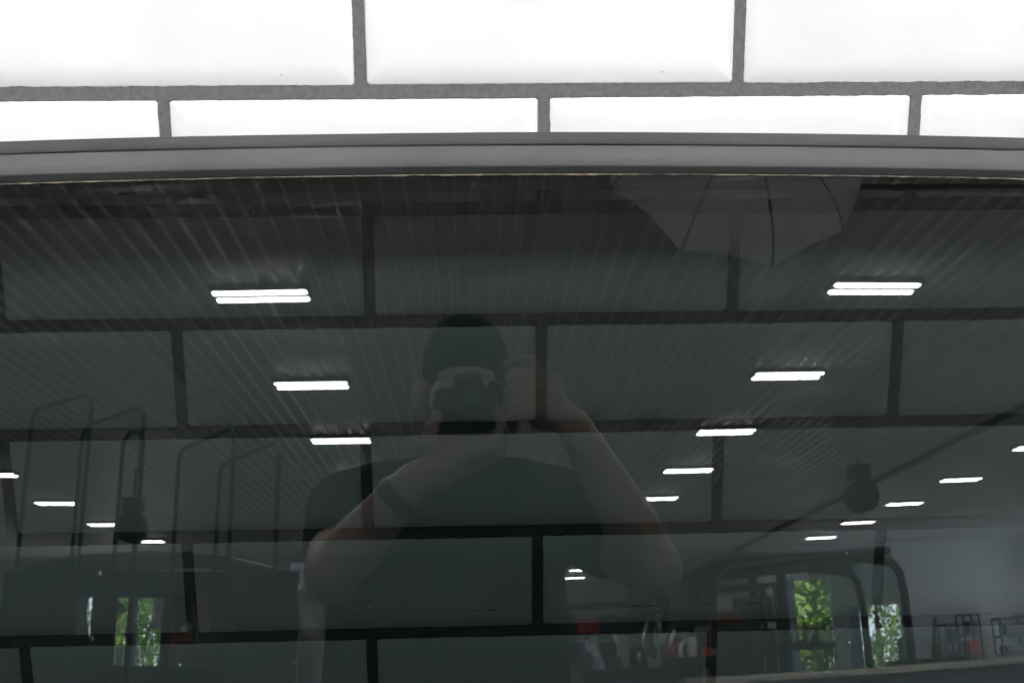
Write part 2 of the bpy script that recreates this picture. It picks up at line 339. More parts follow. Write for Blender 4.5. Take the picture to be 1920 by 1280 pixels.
# cement between the tiles, ragged where it was smeared over the glaze
gv, gf = [], []
def fine(x): return -.62 < x < .70
def strip(p0, p1, horizontal, seed):
    L = p1 - p0; out = []; t = 0
    while t < L:
        out.append(t); t += .0022 if seed[2] else .03
    out.append(L)
    b = len(gv)
    for t in out:
        s = p0 + t
        def nz(k, sc_): return noise.noise(Vector((s * sc_, seed[0] * 3.7 + k * 9.1, seed[1] * 5.3)))
        hw = (.0054 if horizontal else .0048)
        up = hw + .00075 * nz(1, 60) + .0005 * nz(2, 260) + max(0, nz(5, 22) - .25) * .0016
        dn = hw + .00075 * nz(3, 55) + .0005 * nz(4, 240) + max(0, nz(6, 25) - .25) * .0018
        d = -.0044 + .0003 * nz(7, 40)
        if horizontal: gv.extend([(s, -.0046, seed[0] - dn), (s, d, seed[0] - dn * .55), (s, d, seed[0] + up * .55), (s, -.0046, seed[0] + up)])
        else: gv.extend([(seed[0] + up, -.0046, s), (seed[0] + up * .55, d, s), (seed[0] - dn * .55, d, s), (seed[0] - dn, -.0046, s)])
    n = len(out)
    for i in range(n - 1):
        for k in range(3):
            q = b + 4 * i + k; gf.append((q, q + 4, q + 5, q + 1) if not horizontal else (q, q + 4, q + 5, q + 1))
for r in range(NR0, NROWS + 1):
    z = ZH1 - TB * (r - 1)
    if z < 0.01: continue
    vis = .95 < z < 1.72
    strip(XA - .15, -.62, True, (z, r, False)); strip(-.62, .70, True, (z, r, vis)); strip(.70, XB + .15, True, (z, r, False))
for (x, z0, z1) in joints:
    strip(z0 + .0035, z1 - .0035, False, (x, z0 * 13, .95 < z0 < 1.72 and fine(x)))
ob('grout', mesh('grout', gv, gf, M_grout, True), wall)
MB().box(XA - .16, XB + .16, -.0030, -.0008, .001, ztop - .0).ob('mortar_bed', M_grout, wall)

# ------------------------------------------------------------------ the pane of tinted glass with its trim
GO = Vector((.0309, -.1381, 1.4163))
gn = Vector((.0059, -.9666, .2563)).normalized(); gx = Vector((1, .0061, 0)); gx = (gx - gn * gx.dot(gn)).normalized(); gz = gn.cross(gx)
KX, KZ = .1379, .0613
screen = empty('vehicle_window')
screen.matrix_world = Matrix(((gx.x, gz.x, gn.x, GO.x), (gx.y, gz.y, gn.y, GO.y), (gx.z, gz.z, gn.z, GO.z), (0, 0, 0, 1)))
tag(screen, 'large dark tinted vehicle window with a grey top seal leaning on the white tiles', 'car window')
def S(X, Z, w):
    nx = Vector((KX * X, KZ * Z, 1)).normalized()
    return Vector((X, Z, -.5 * (KX * X * X + KZ * Z * Z))) + nx * w
HW, ZB, RC = .97, -1.42, .07
def ztop_e(X): return .1545 - .0230 * (X + .08) ** 2
# outline: left side up, round the corner, along the top, down the right side (outer edge of the seal)
path = []
for i in range(24): path.append((-HW, ZB + (ztop_e(-HW) - RC - ZB) * i / 24))
for i in range(10):
    a = math.pi - (math.pi / 2) * i / 10; path.append((-HW + RC + RC * math.cos(a), ztop_e(-HW + RC) - RC + RC * math.sin(a) - .0))
n = 130
for i in range(n + 1):
    X = -HW + RC + (2 * HW - 2 * RC) * i / n; path.append((X, ztop_e(X)))
for i in range(1, 11):
    a = math.pi / 2 - (math.pi / 2) * i / 10; path.append((HW - RC + RC * math.cos(a), ztop_e(HW - RC) - RC + RC * math.sin(a)))
for i in range(1, 25): path.append((HW, ztop_e(HW) - RC + (ZB - ztop_e(HW) + RC) * i / 24))
def sweep(name, prof, m, parent, jit=None, closed=True, sub=1, wfun=None):
    pts = []
    for i in range(len(path) - 1):
        for k in range(sub):
            t = k / sub; pts.append((path[i][0] * (1 - t) + path[i + 1][0] * t, path[i][1] * (1 - t) + path[i + 1][1] * t))
    pts.append(path[-1])
    v, f = [], []; np_ = len(prof)
    for i, (X, Z) in enumerate(pts):
        a, b = pts[max(i - 2, 0)], pts[min(i + 2, len(pts) - 1)]
        tx, tz = b[0] - a[0], b[1] - a[1]; l = math.hypot(tx, tz); ox, oz = -tz / l, tx / l      # outward
        for k, (s, w) in enumerate(prof):
            ds = jit(X, Z, k) if jit else 0
            v.append(S(X + ox * (s + ds), Z + oz * (s + ds), wfun(X, Z, w) if wfun else w))
    for i in range(len(pts) - 1):
        for k in range(np_ if closed else np_ - 1):
            f.append((np_ * i + k, np_ * i + (k + 1) % np_, np_ * i + np_ + (k + 1) % np_, np_ * i + np_ + k))
    if closed: f.append(tuple(range(np_))); f.append(tuple(np_ * (len(pts) - 1) + k for k in reversed(range(np_))))
    return ob(name, mesh(name, v, f, m, True), parent)
# grid of the glass; its edge sits inside the seal
gi = .010
def glass_mesh():
    nx, nz = 72, 72; v = []
    for layer, w in ((0, 0), (1, -.005)):
        for j in range(nz + 1):
            for i in range(nx + 1):
                X = -(HW - gi) + 2 * (HW - gi) * i / nx
                ed = HW - gi - abs(X); cr = RC - gi
                zt = ztop_e(X) - gi
                if ed < cr: zt = ztop_e(HW - RC) - gi - cr + math.sqrt(max(0, cr * cr - (cr - ed) ** 2))
                Z = ZB + .004 + (zt - ZB - .004) * j / nz
                v.append(S(X, Z, w))
    f = []; st = nx + 1; lay = st * (nz + 1)
    for j in range(nz):
        for i in range(nx):
            a = j * st + i; f.append((a, a + 1, a + st + 1, a + st))
    nf = len(f)
    for j in range(nz):
        for i in range(nx):
            a = lay + j * st + i; f.append((a, a + st, a + st + 1, a + 1))
    bd = [i for i in range(st)] + [j * st + nx for j in range(1, nz + 1)] + [nz * st + i for i in range(nx - 1, -1, -1)] + [j * st for j in range(nz - 1, 0, -1)]
    for k in range(len(bd)):
        a, b = bd[k], bd[(k + 1) % len(bd)]; f.append((a, a + lay, b + lay, b))
    me = mesh('glass', v, f, M_glass, True); me.materials.append(M_gback)
    for p in me.polygons[nf:2 * nf]: p.material_index = 1
    for p in me.polygons[2 * nf:]: p.use_smooth = False; p.material_index = 1
    return me
glass = ob('glass', glass_mesh(), screen)
def jn(sd, amp, sc1): return lambda X, Z, k: amp * noise.noise(Vector((X * sc1, Z * sc1, sd + k * .01)))
upper = sweep('seal_strip', [(0, -.0075), (.0006, 0), (.0003, .0032), (-.0003, .0040), (-.0012, .0043), (-.0050, .0045), (-.0085, .0046), (-.0091, .0042), (-.0095, .0034), (-.0098, .0024), (-.0098, -.0075)], M_trim2, screen, jn(3, .00035, 5), sub=2)
lower = sweep('seal', [(-.0099, .0022), (-.0100, .0056), (-.0104, .0062), (-.0112, .0065), (-.0180, .0071), (-.0250, .0073), (-.0258, .0070), (-.0266, .0060), (-.0290, .0026), (-.0303, .0012), (-.0302, .0004), (-.0099, .0004)], M_trim, screen, jn(8, .00025, 4), sub=2)
back = sweep('seal_light_blocker', [(-.0012, -.0076), (-.0012, -1), (-.027, -1), (-.0290, -.0056), (-.0099, -.0056), (-.0098, -.0076)], M_trim, screen,  # unseen block added behind the seal to keep light off the wall below
             wfun=lambda X, Z, w: w if w > -.5 else -.0085 - .96 * max(0, .080 - .069 * X * X + .10 * max(0, .13 - Z)))
sweep('adhesive_line', [(-.0300, .0002), (-.0300, .0012), (-.0310, .0010), (-.0314, .0003)], M_resid, lower,
      lambda X, Z, k: (0 if k < 2 else -max(-.0005, .0007 * noise.noise(Vector((X * 95, Z * 95, 1.3))) + .0012 * max(0, noise.noise(Vector((X * 19, Z * 19, 6.3))) - .15))), sub=6)

# ------------------------------------------------------------------ ceiling lights
def light_proto():
    r = empty('ceiling_light')
    h = MB().box(-.76, .76, -.215, .215, .020, .12).box(-.60, -.56, -.02, .02, .10, .16).box(.56, .60, -.02, .02, .10, .16)
    h.ob('housing', M_house, r)
    b = MB()
    pts = []; L, w = .725, .070
    for k in range(24):
        a = 2 * math.pi * k / 24; sx = 1 if math.cos(a) >= 0 else -1; sy = 1 if math.sin(a) >= 0 else -1
        pts.append((sx * (L - .04) + .04 * math.cos(a), sy * (w - .04) + .04 * math.sin(a)))
    v = [(x * .985, y * .85, 0) for x, y in pts] + [(x, y, .010) for x, y in pts] + [(x, y, .020) for x, y in pts]
    f = [tuple(reversed(range(24)))] + [(r * 24 + k, r * 24 + (k + 1) % 24, r * 24 + 24 + (k + 1) % 24, r * 24 + 24 + k) for r in (0, 1) for k in range(24)]
    me = mesh('diffuser', v, f, M_light)
    for s in (-1, 1): ob('diffuser', me, r, (0, s * .140, 0))
    return r
def copy_tree(o, parent=None):
    c = o.copy(); C.objects.link(c); c.parent = parent
    for ch in list(o.children): copy_tree(ch, c)
    return c
proto = light_proto(); first = True
ORD = ['first', 'second', 'third', 'fourth', 'fifth', 'sixth', 'seventh', 'eighth', 'ninth', 'tenth', 'eleventh', 'twelfth', 'thirteenth', 'fourteenth', 'fifteenth']
for nm, x, y0, k0, k1 in (('far left', -14.05, 16.98, -3, 6), ('near left', -3.138, 13.21, -1, 10), ('near right', 6.54, 13.02, -1, 10), ('far right', 17.045, 15.96, -3, 6)):
    for q, k in enumerate(range(k0, k1 + 1)):
        y = -(y0 + 4.7343 * k)
        if y > -1.2: continue
        o = proto if first else copy_tree(proto); first = False
        o.location = (x + random.uniform(-.04, .04), y + random.uniform(-.05, .05), 6.2)
        tag(o, f'{ORD[q]} white twin-panel light from the tiled wall in the {nm} ceiling row', 'ceiling light', 'ceiling lights in the hall')
for w, y in enumerate(BAYY):
  for q, x in enumerate(BAYX):
    o = copy_tree(proto); o.location = (x, y, 6.2)
    tag(o, f'{ORD[q]} white twin-panel light from the left in the {ORD[w]} cross row near the tiled wall', 'ceiling light', 'ceiling lights in the hall')
MB().tube([(13.7, -1, 6.22), (13.7, -47.9, 6.22)], .09, 8).ob('ceiling_pipe', M_steel)
tag(bpy.data.objects['ceiling_pipe'], 'long dark pipe running along the ribbed ceiling', 'pipe')

# ------------------------------------------------------------------ photographer (seen mirrored)
M_skin = noisy(mat('skin', rough=.5, spec=.35), (.58, .42, .35), (.66, .49, .42), 14)
M_hair = noisy(mat('dark_hair', rough=.75, spec=.15), (.006, .005, .005), (.012, .010, .009), 60, stretch=(1, 1, .2))
M_shirt = noisy(mat('dark_shirt', rough=.9, spec=.1), (.014, .019, .020), (.022, .028, .030), 9, 5, .5, 300)
M_jean = noisy(mat('dark_jeans', rough=.9, spec=.1), (.018, .022, .035), (.030, .036, .052), 30)
def remeshed(o, vox, it=5, fac=.5):
    r = o.modifiers.new('union', 'REMESH'); r.mode = 'VOXEL'; r.voxel_size = vox; r.use_smooth_shade = True
    s = o.modifiers.new('soften', 'SMOOTH'); s.iterations = it; s.factor = fac
    return o
PY = 0.0
def pv(x, y, z): return (CAMP.x + x, CAMP.y + y + PY, CAMP.z + z)
person = empty('person', pv(0, -.30, -1.6)); 
tag(person, 'person in a dark T-shirt holding a camera to the face, mirrored in the glass', 'person')
PLOC = Vector(pv(0, -.30, -1.6))
def rel(p): return Vector(pv(*p)) - PLOC
b = MB()
Rz = lambda a: Matrix.Rotation(a, 3, 'Z')
# head: cranium, face, jaw, nose, ears, neck
tilt = Matrix.Rotation(-.10, 3, 'X')
b.ball(rel((-.005, -.275, .105)), (.079, .100, .100), 24, 16, tilt)
b.ball(rel((-.005, -.225, .040)), (.066, .062, .095), 20, 14, tilt)
b.ball(rel((.002, -.208, -.052)), (.050, .046, .036), 16, 10)
b.ball(rel((0, -.225, -.010)), (.060, .056, .070), 16, 12)
b.ball(rel((-.005, -.190, .078)), (.056, .030, .018), 16, 10)          # brow
b.limb([rel((-.005, -.168, .062)), rel((-.005, -.150, .030))], [.010, .015])
b.ball(rel((-.003, -.165, -.028)), (.026, .014, .011), 14, 8)          # lips
for s in (-1, 1):
    b.ball(rel((-.005 + s * .092, -.258, .060)), (.012, .024, .036), 12, 10, Rz(s * .5))
    b.ball(rel((-.005 + s * .045, -.195, .035)), (.026, .030, .030), 12, 8)   # cheeks
b.limb([rel((-.003, -.285, -.005)), rel((-.030, -.315, -.11))], [.062, .070], 16)
# torso, arms
b.limb([rel((-.035, -.315, -.13)), rel((-.045, -.32, -.30)), rel((-.05, -.33, -.55)), rel((-.04, -.33, -.72))], [.10, .125, .12, .125], 18)
for s in (-1, 1): b.limb([rel((-.035 + s * .06, -.315, -.12)), rel((-.035 + s * .19, -.32, -.14))], [.065, .062])
sh = {1: (.165, -.315, -.135), -1: (-.235, -.315, -.145)}
el = {1: (.312, -.120, -.262), -1: (-.232, -.110, -.262)}
wr = {1: (.180, -.075, -.040), -1: (-.098, -.058, -.128)}
def mid(a, c, t): return tuple(a[i] * (1 - t) + c[i] * t for i in range(3))
for s in (1, -1):
    b.limb([rel(sh[s]), rel(mid(sh[s], el[s], .45)), rel(el[s])], [.058, .056, .050], 14)
    b.limb([rel(el[s]), rel(mid(el[s], wr[s], .3)), rel(mid(el[s], wr[s], .75)), rel(wr[s])], [.044, .048, .037, .030], 14)
# right hand: palm on the grip side, fingers wrapped round the front of the grip, index on the shutter
b.limb([rel(wr[1]), rel((.140, -.080, -.005)), rel((.105, -.090, .030))], [.028, .030, .027], 12)
b.ball(rel((.130, -.082, .004)), (.040, .036, .050), 16, 12)
for i in range(4): b.ball(rel((.150 - .026 * i, -.064 - .004 * i, .040 + .004 * i - .006 * (i == 0))), (.014, .014, .013), 10, 8)   # knuckles
for i, (z, l) in enumerate(((.028, .0), (.006, .004), (-.015, .003), (-.034, -.004))):
    b.limb([rel((.122, -.070, z + .012)), rel((.112, -.042, z + .010)), rel((.088 - l, -.030, z + .006)), rel((.068 - l, -.038, z + .002))], [.0125, .0115, .0105, .0092], 10)
b.limb([rel((.125, -.070, .042)), rel((.108, -.052, .066)), rel((.082, -.050, .068)), rel((.066, -.056, .060))], [.0105, .010, .009, .008], 10)
b.limb([rel((.118, -.110, -.004)), rel((.100, -.136, .010)), rel((.078, -.140, .016))], [.014, .012, .0095], 10)
# left hand: cupped under the lens, fingers up its far side, thumb up the near side
b.limb([rel(wr[-1]), rel((-.060, -.072, -.112)), rel((-.020, -.080, -.092))], [.030, .032, .030], 12)
b.ball(rel((-.018, -.078, -.086)), (.056, .034, .036), 16, 12, Matrix.Rotation(-.30, 3, 'Y'))
for i, (y, l) in enumerate(((-.048, 0), (-.066, .005), (-.084, .003), (-.101, -.006))):
    b.limb([rel((.004, y, -.088)), rel((.034, y, -.076)), rel((.054 + l, y, -.050)), rel((.050 + l, y, -.020))], [.0125, .0118, .0108, .0092], 10)
b.limb([rel((-.058, -.060, -.092)), rel((-.068, -.056, -.058)), rel((-.054, -.056, -.024))], [.017, .014, .0115], 10)
# legs
for s in (-1, 1):
    b.limb([rel((-.04 + s * .085, -.33, -.74)), rel((-.03 + s * .10, -.32, -1.12)), rel((-.02 + s * .11, -.34, -1.52))], [.085, .058, .042], 14)
    b.ball(rel((-.02 + s * .115, -.29, -1.565)), (.042, .115, .034), 16, 10)
body = b.ob('body', M_skin, person, True); remeshed(body, .0042, 4)
h = MB(); h.ball(rel((-.005, -.283, .120)), (.086, .103, .103), 28, 18, Matrix.Rotation(.30, 3, 'X'))
h.ball(rel((-.005, -.31, .065)), (.080, .078, .080), 24, 14)
h.ball(rel((-.005, -.222, .104)), (.080, .058, .050), 24, 14)
hair = h.ob('hair', M_hair, person, True); remeshed(hair, .006, 3)
t = MB()
t.limb([rel((-.035, -.315, -.125)), rel((-.045, -.322, -.30)), rel((-.05, -.33, -.52)), rel((-.05, -.33, -.80))], [.108, .145, .160, .165], 22)
for s in (-1, 1):
    t.limb([rel((-.035 + s * .05, -.315, -.112)), rel((-.035 + s * .125, -.318, -.120)), rel((-.035 + s * .205, -.318, -.140))], [.075, .080, .080], 16)
    t.limb([rel((-.045 + s * .11, -.325, -.25)), rel((-.05 + s * .125, -.33, -.50)), rel((-.05 + s * .125, -.33, -.80))], [.115, .110, .115], 16)
    t.limb([rel(sh[s]), rel(mid(sh[s], el[s], .30)), rel(mid(sh[s], el[s], .55))], [.078, .074, .070], 16)
shirt = t.ob('t_shirt', M_shirt, person, True); remeshed(shirt, .009, 6)
j = MB()
j.limb([rel((-.045, -.33, -.74)), rel((-.045, -.33, -.86))], [.135, .14], 18)
for s in (-1, 1): j.limb([rel((-.04 + s * .09, -.33, -.82)), rel((-.03 + s * .10, -.32, -1.12)), rel((-.02 + s * .11, -.34, -1.53))], [.105, .080, .065], 16)
jeans = j.ob('jeans', M_jean, person, True); remeshed(jeans, .012, 4)
for s in (-1, 1): MB().ball(rel((-.02 + s * .115, -.275, -1.560)), (.052, .135, .038), 18, 12).ob('shoe', M_black, person, True)
for s in (-1, 1): MB().ball(rel((-.005 + s * .032, -.176, .060)), .0125, 14, 10).ob('eye', mat('eye', (.6, .6, .58), .1), person, True)
wv = Vector(wr[-1]); ev = Vector(el[-1]); wd = (wv - ev).normalized()
wb = MB(); wb.tube([rel(tuple(wv - wd * .045)), rel(tuple(wv - wd * .022))], .0385, 20); wb.ob('wristband', M_black, person, True)

# camera in the hands
pc = empty('photo_camera', pv(0, -.10, -.05)); tag(pc, 'black camera held up to the face of the person', 'camera')
PC = Vector(pv(0, -.10, -.05))
def prel(x, y, z): return Vector(pv(x, y, z)) - PC
def bev(o, w, seg=3):
    m_ = o.modifiers.new('bevel', 'BEVEL'); m_.width = w; m_.segments = seg; return o
p0, p1 = prel(-.062, -.128, -.040), prel(.056, -.084, .032)
bev(MB().box(p0.x, p1.x, p0.y, p1.y, p0.z, p1.z).ob('body', M_black, pc), .010)
p0, p1 = prel(.052, -.128, -.042), prel(.086, -.060, .034); bev(MB().box(p0.x, p1.x, p0.y, p1.y, p0.z, p1.z).ob('grip', M_black, pc), .012)
p0, p1 = prel(-.026, -.125, .028), prel(.026, -.078, .055); bev(MB().box(p0.x, p1.x, p0.y, p1.y, p0.z, p1.z).ob('viewfinder_hump', M_black, pc), .012)
lens = MB().tube([prel(0, -.085, 0), prel(0, -.045, 0), prel(0, -.044, 0), prel(0, -.020, 0), prel(0, -.019, 0)], [.030, .030, .032, .031, .028], 32).ob('lens', M_black, pc, True)
MB().tube([prel(0, -.019, 0), prel(0, -.016, 0)], [.026, .022], 28).ob('front_element', mat('lens_glass', (.01, .012, .02), .05), lens, True)
MB().tube([prel(.045, -.105, .034), prel(.045, -.105, .043)], .011, 18).ob('mode_dial', M_black, pc)

# ------------------------------------------------------------------ studio umbrella on a stand, upper right in the mirror image
M_umb = mat('umbrella_cloth', (.82, .80, .80), .8, spec=.2)
_nt = M_umb.node_tree; _tl = N(M_umb, 'ShaderNodeBsdfTranslucent'); _tl.inputs[0].default_value = (.35, .34, .34, 1)
_ad = N(M_umb, 'ShaderNodeMixShader'); _ad.inputs[0].default_value = .25
LK(M_umb, BS(M_umb).outputs[0], _ad.inputs[1]); LK(M_umb, _tl.outputs[0], _ad.inputs[2]); LK(M_umb, _ad.outputs[0], _nt.nodes['Material Output'].inputs[0])
UO = Vector((1.25, -3.10, 3.37))
ur = empty('studio_umbrella', UO); tag(ur, 'open grey studio umbrella, mirrored at the top right of the glass', 'umbrella')
ax = Vector((.02, .90, .12)).normalized(); ua = ax.orthogonal().normalized(); ub = ax.cross(ua)
NRIB, RU, DU = 10, .66, .24
def up(rr, th, ph=.34): # rr 0..1 along a rib from the hub
    th = th + ph
    return -ax * (DU * rr * rr) + (ua * math.cos(th) + ub * math.sin(th)) * (RU * math.sin(rr * 1.35) / math.sin(1.35))
uv_, uf = [], []; NS, NQ = 10, 8
for k in range(NRIB * NQ):
    th = 2 * math.pi * k / (NRIB * NQ); fr_ = (k % NQ) / NQ
    sag = 1 - 4 * .105 * fr_ * (1 - fr_)
    for i in range(NS + 1):
        rr = i / NS; p = up(rr * (1 - (1 - sag) * rr), th) ; p *= 1
        p += ax * (-.02 * 4 * fr_ * (1 - fr_) * math.sin(math.pi * min(1, rr * 1.0)))
        uv_.append(p)
for k in range(NRIB * NQ):
    q = (k + 1) % (NRIB * NQ)
    for i in range(NS):
        uf.append((k * (NS + 1) + i, k * (NS + 1) + i + 1, q * (NS + 1) + i + 1, q * (NS + 1) + i))
cn = ob('canopy', mesh('canopy', uv_, uf, M_umb, True), ur)
for k in range(NRIB):
    th = 2 * math.pi * k / NRIB
    MB().tube([up(i / 8, th) + ax * .004 for i in range(9)], .0038, 6).ob('rib', M_black, ur)
MB().tube([Vector((0, 0, 0)) + ax * .05, -ax * .75], .006, 8).ob('shaft', M_metal, ur)
stand = empty('light_stand', (3.9, -3.85, 0)); tag(stand, 'black boom stand reaching over to the studio umbrella', 'light stand')
MB().tube([(0, 0, .25), (0, 0, 3.40)], .016, 10).ob('pole', M_black, stand)
for k in range(3):
    a = 2.1 * k + .3; MB().tube([(0, 0, .75), (.52 * math.cos(a), .52 * math.sin(a), .022)], .011, 8).ob('leg', M_black, stand)
MB().tube([(.25, 0, 3.40), (-2.68, 0.02, 3.31)], .013, 8).ob('boom', M_black, stand)
MB().box(-.04, .04, -.04, .04, 3.34, 3.46).ob('clamp', M_black, stand)

# ------------------------------------------------------------------ things in the hall, seen mirrored
# bent-tube rack hoops on the left
for i, (xn, yn, zn, xf, yf) in enumerate(((-2.69, -5.98, 2.95, -3.36, -6.46), (-2.30, -5.98, 2.86, -3.0, -6.6), (-2.29, -5.98, 2.70, -2.5, -6.15), (-1.64, -5.98, 2.71, -2.25, -6.7), (-1.32, -5.98, 2.62, -1.95, -6.8))):
    bx, by = (xn + xf) / 2, (yn + yf) / 2
    A = Vector((xn - bx, yn - by, 0)); B = -A; u = (B - A).normalized(); r = .10
    pts = [A + Vector((0, 0, .0))] + [A + Vector((0, 0, zn - r)) ]
    for k in range(1, 6):
        a = math.pi / 2 * k / 6; pts.append(A + u * (r - r * math.cos(a)) + Vector((0, 0, zn - r + r * math.sin(a))))
    pts += [A + u * r + Vector((0, 0, zn)), B - u * r + Vector((0, 0, zn))]
    for k in range(1, 6):
        a = math.pi / 2 * k / 6; pts.append(B - u * (r - r * math.sin(a)) + Vector((0, 0, zn - r + r * math.cos(a))))
    pts += [B + Vector((0, 0, zn - r)), B]
    o = empty('rack_hoop', (bx, by, 0)); MB().tube(pts, .017, 8).ob('tube', M_steel, o, True)
    MB().box(-.06, .06, -.06, .06, 0, .01).ob('foot_plate', M_steel, o, loc=A); MB().box(-.06, .06, -.06, .06, 0, .01).ob('foot_plate', M_steel, o, loc=B)
    tag(o, f'{ORD[i]} bent steel rack hoop counted from the left of the mirror image', 'rack', 'bent tube racks')

# dark vehicle cab, its back towards the glass, left in the mirror image
van = empty('vehicle_cab', (-2.53, -7.0, 0)); tag(van, 'dark vehicle cab with see-through windows, mirrored at the lower left', 'vehicle cab')
def cab_shell():
    W = 1.27; sec = [(-W, .35), (-W, 1.2), (-W + .06, 1.75), (-W + .22, 1.96), (-.6, 2.04), (0, 2.07), (.6, 2.03), (W - .20, 1.92), (W - .05, 1.72), (W, 1.2), (W, .35)]
    v = []; f = []; n = len(sec)
    for y in (0, -.2, -1.1, -1.3):
        for x, z in sec: v.append((x * (.97 if y in (0, -1.3) else 1), y, z * (.99 if y in (0, -1.3) else 1)))
    for r in range(3):
        for i in range(n - 1): f.append((r * n + i, r * n + i + 1, (r + 1) * n + i + 1, (r + 1) * n + i))
    return mesh('body', v, f, M_dark, True)
ob('body', cab_shell(), van)
def framed(parent, name, y, holes, x0, x1, z0, z1, th=.05):
    b = MB(); xs = sorted({x0, x1, *[q[0] for q in holes], *[q[1] for q in holes]})
    for a, c in zip(xs, xs[1:]):
        hs = [q for q in holes if q[0] <= a + 1e-6 and q[1] >= c - 1e-6]
        if hs: b.box(a, c, y - th, y, z0, hs[0][2]); b.box(a, c, y - th, y, hs[0][3], z1)
        else: b.box(a, c, y - th, y, z0, z1)
    return b.ob(name, M_dark, parent)
framed(van, 'rear_panel', -.02, [(-1.15, -.45, 1.44, 1.74), (-.26, .69, 1.25, 1.74)], -1.20, 1.19, .36, 1.90)
framed(van, 'front_panel', -1.2, [(-1.12, 1.0, 1.0, 1.80)], -1.20, 1.19, .36, 1.88)
for (a, c, z0, z1) in ((-1.15, -.45, 1.44, 1.74), (-.26, .69, 1.25, 1.74)):
    MB().box(a, c, -.045, -.039, z0, z1).ob('pane', M_pane, van)
for (x, z) in ((-.40, 1.93 - .05), (-.42, 1.43), (1.20, 1.78), (1.17, 1.28)): MB().ball((x, .0, z), (.018, .012, .018), 10, 6).ob('rivet', M_white, van)
for sx in (-1, 1):
    for y in (-.65,): MB().tube([(sx * 1.05, y, .34), (sx * 1.22, y, .34)], .33, 20).ob('wheel', M_black, van)
    bev(MB().box(sx * 1.13 - .06, sx * 1.13 + .06, -.0, .03, .8, 1.05).ob('tail_light', M_red, van), .01)

# hanging fan heaters
for i, (x, y, z) in enumerate(((11.45, -26, 5.28), (-9.5, -26, 4.85))):
    o = empty('fan_heater', (x, y, z)); o.scale = (.80, .80, .80) if i == 0 else (.72, .72, .72); tag(o, 'dark fan heater hanging from the ceiling, mirrored at the ' + ('right' if i == 0 else 'left'), 'heater', 'fan heaters')
    MB().tube([(0, -.45, -.1), (0, -.40, -.1), (0, .36, -.1), (0, .42, -.1)], [.42, .55, .55, .45], 24).ob('casing', M_dark, o, True)
    bev(MB().box(-.38, .38, -.3, .3, .42, .95).ob('motor_box', M_dark, o), .08)
    MB().tube([(0, 0, .95), (0, 0, (ZC - z) / o.scale.z)], .05, 8).ob('hanger', M_steel, o)
    MB().tube([(0, .40, -.05), (0, .46, -.05)], .36, 20).ob('fan_grille', M_steel, o)

# machine with a cab, right in the mirror image
cab = empty('loader_machine', (4.9, -13.0, 0)); tag(cab, 'dark loader with an open framed cab, mirrored at the lower right', 'loader')
def frame_loop(y, pts, r): return MB().tube([(x, y, z) for x, z in pts], r, 8)
rf = [(1.45, .9), (1.44, 1.9), (1.40, 2.2), (1.28, 2.36), (.6, 2.46), (-.3, 2.44), (-1.2, 2.36), (-1.42, 2.22), (-1.46, 1.9), (-1.48, .9)]
frame_loop(0, rf, .065).ob('cab_frame', M_dark, cab, True)
frame_loop(-1.6, rf, .065).ob('cab_frame', M_dark, cab, True)
for x in (-.85, -.42): MB().box(x - .06, x + .06, -.08, .0, .9, 2.42).ob('pillar', M_dark, cab)
bev(MB().box(-1.4, 1.3, -1.65, .05, 2.44, 2.56).ob('cab_roof', M_dark, cab), .05)
bev(MB().box(-1.5, 1.5, -2.6, .3, .45, .98).ob('chassis', M_dark, cab), .06)
MB().box(.0, 1.40, -.03, -.02, .98, 2.36).ob('windscreen', M_pane, cab)
for sx in (-1, 1):
    for y in (-.4, -2.2): MB().tube([(sx * 1.2, y, .5), (sx * 1.55, y, .5)], .5, 24).ob('wheel', M_black, cab)
bev(MB().box(-1.25, -.65, -1.2, -.6, .98, 1.70).ob('seat', M_black, cab), .08)
seat2 = empty('red_engine_hood', (4.25, -15.1, 0)); tag(seat2, 'red engine hood standing behind the loader, mirrored near the right elbow', 'engine hood')
bev(MB().box(-.30, .28, -.5, .0, .7, 1.95).ob('hood', M_red, seat2), .12)
bev(MB().box(-.36, .34, -.6, .06, .0, .7).ob('base', M_dark, seat2), .05)
# assorted stock on the floor by the right end wall
sp_ = [(24.0, -46, .7, 2.3), (25.4, -46.5, .9, 2.7), (27.6, -46.2, 1.5, 2.4), (29.6, -46.8, .6, 2.6), (9.0, -43, 1.6, 3.4), (-6.2, -40, 1.4, 2.6), (-22.6, -45, 1.6, 3.6)]
for i, (x, y, w, hh) in enumerate(sp_):
    o = empty('storage_rack', (x, y, 0)); tag(o, f'{ORD[i]} dark storage rack counted from the far right of the hall', 'rack', 'racks along the end walls')
    for sx in (-1, 1):
        for sy in (-1, 1): MB().box(sx * w / 2 - .04, sx * w / 2 + .04, sy * .4 - .04, sy * .4 + .04, 0, hh).ob('post', M_steel, o)
    for k in range(3): MB().box(-w / 2 + .04, w / 2 - .04, -.42, .42, hh * (k + 1) / 3 - .08, hh * (k + 1) / 3).ob('shelf', M_steel, o)
    for k in range(3): bev(MB().box(-w / 2 + .1 + .1 * k, w / 2 - .12, -.36, .36, hh * k / 3 + .02, hh * k / 3 + hh / 3 * random.uniform(.4, .75)).ob('crate', random.choice([M_dark, M_steel, M_red, M_dark]), o), .02)
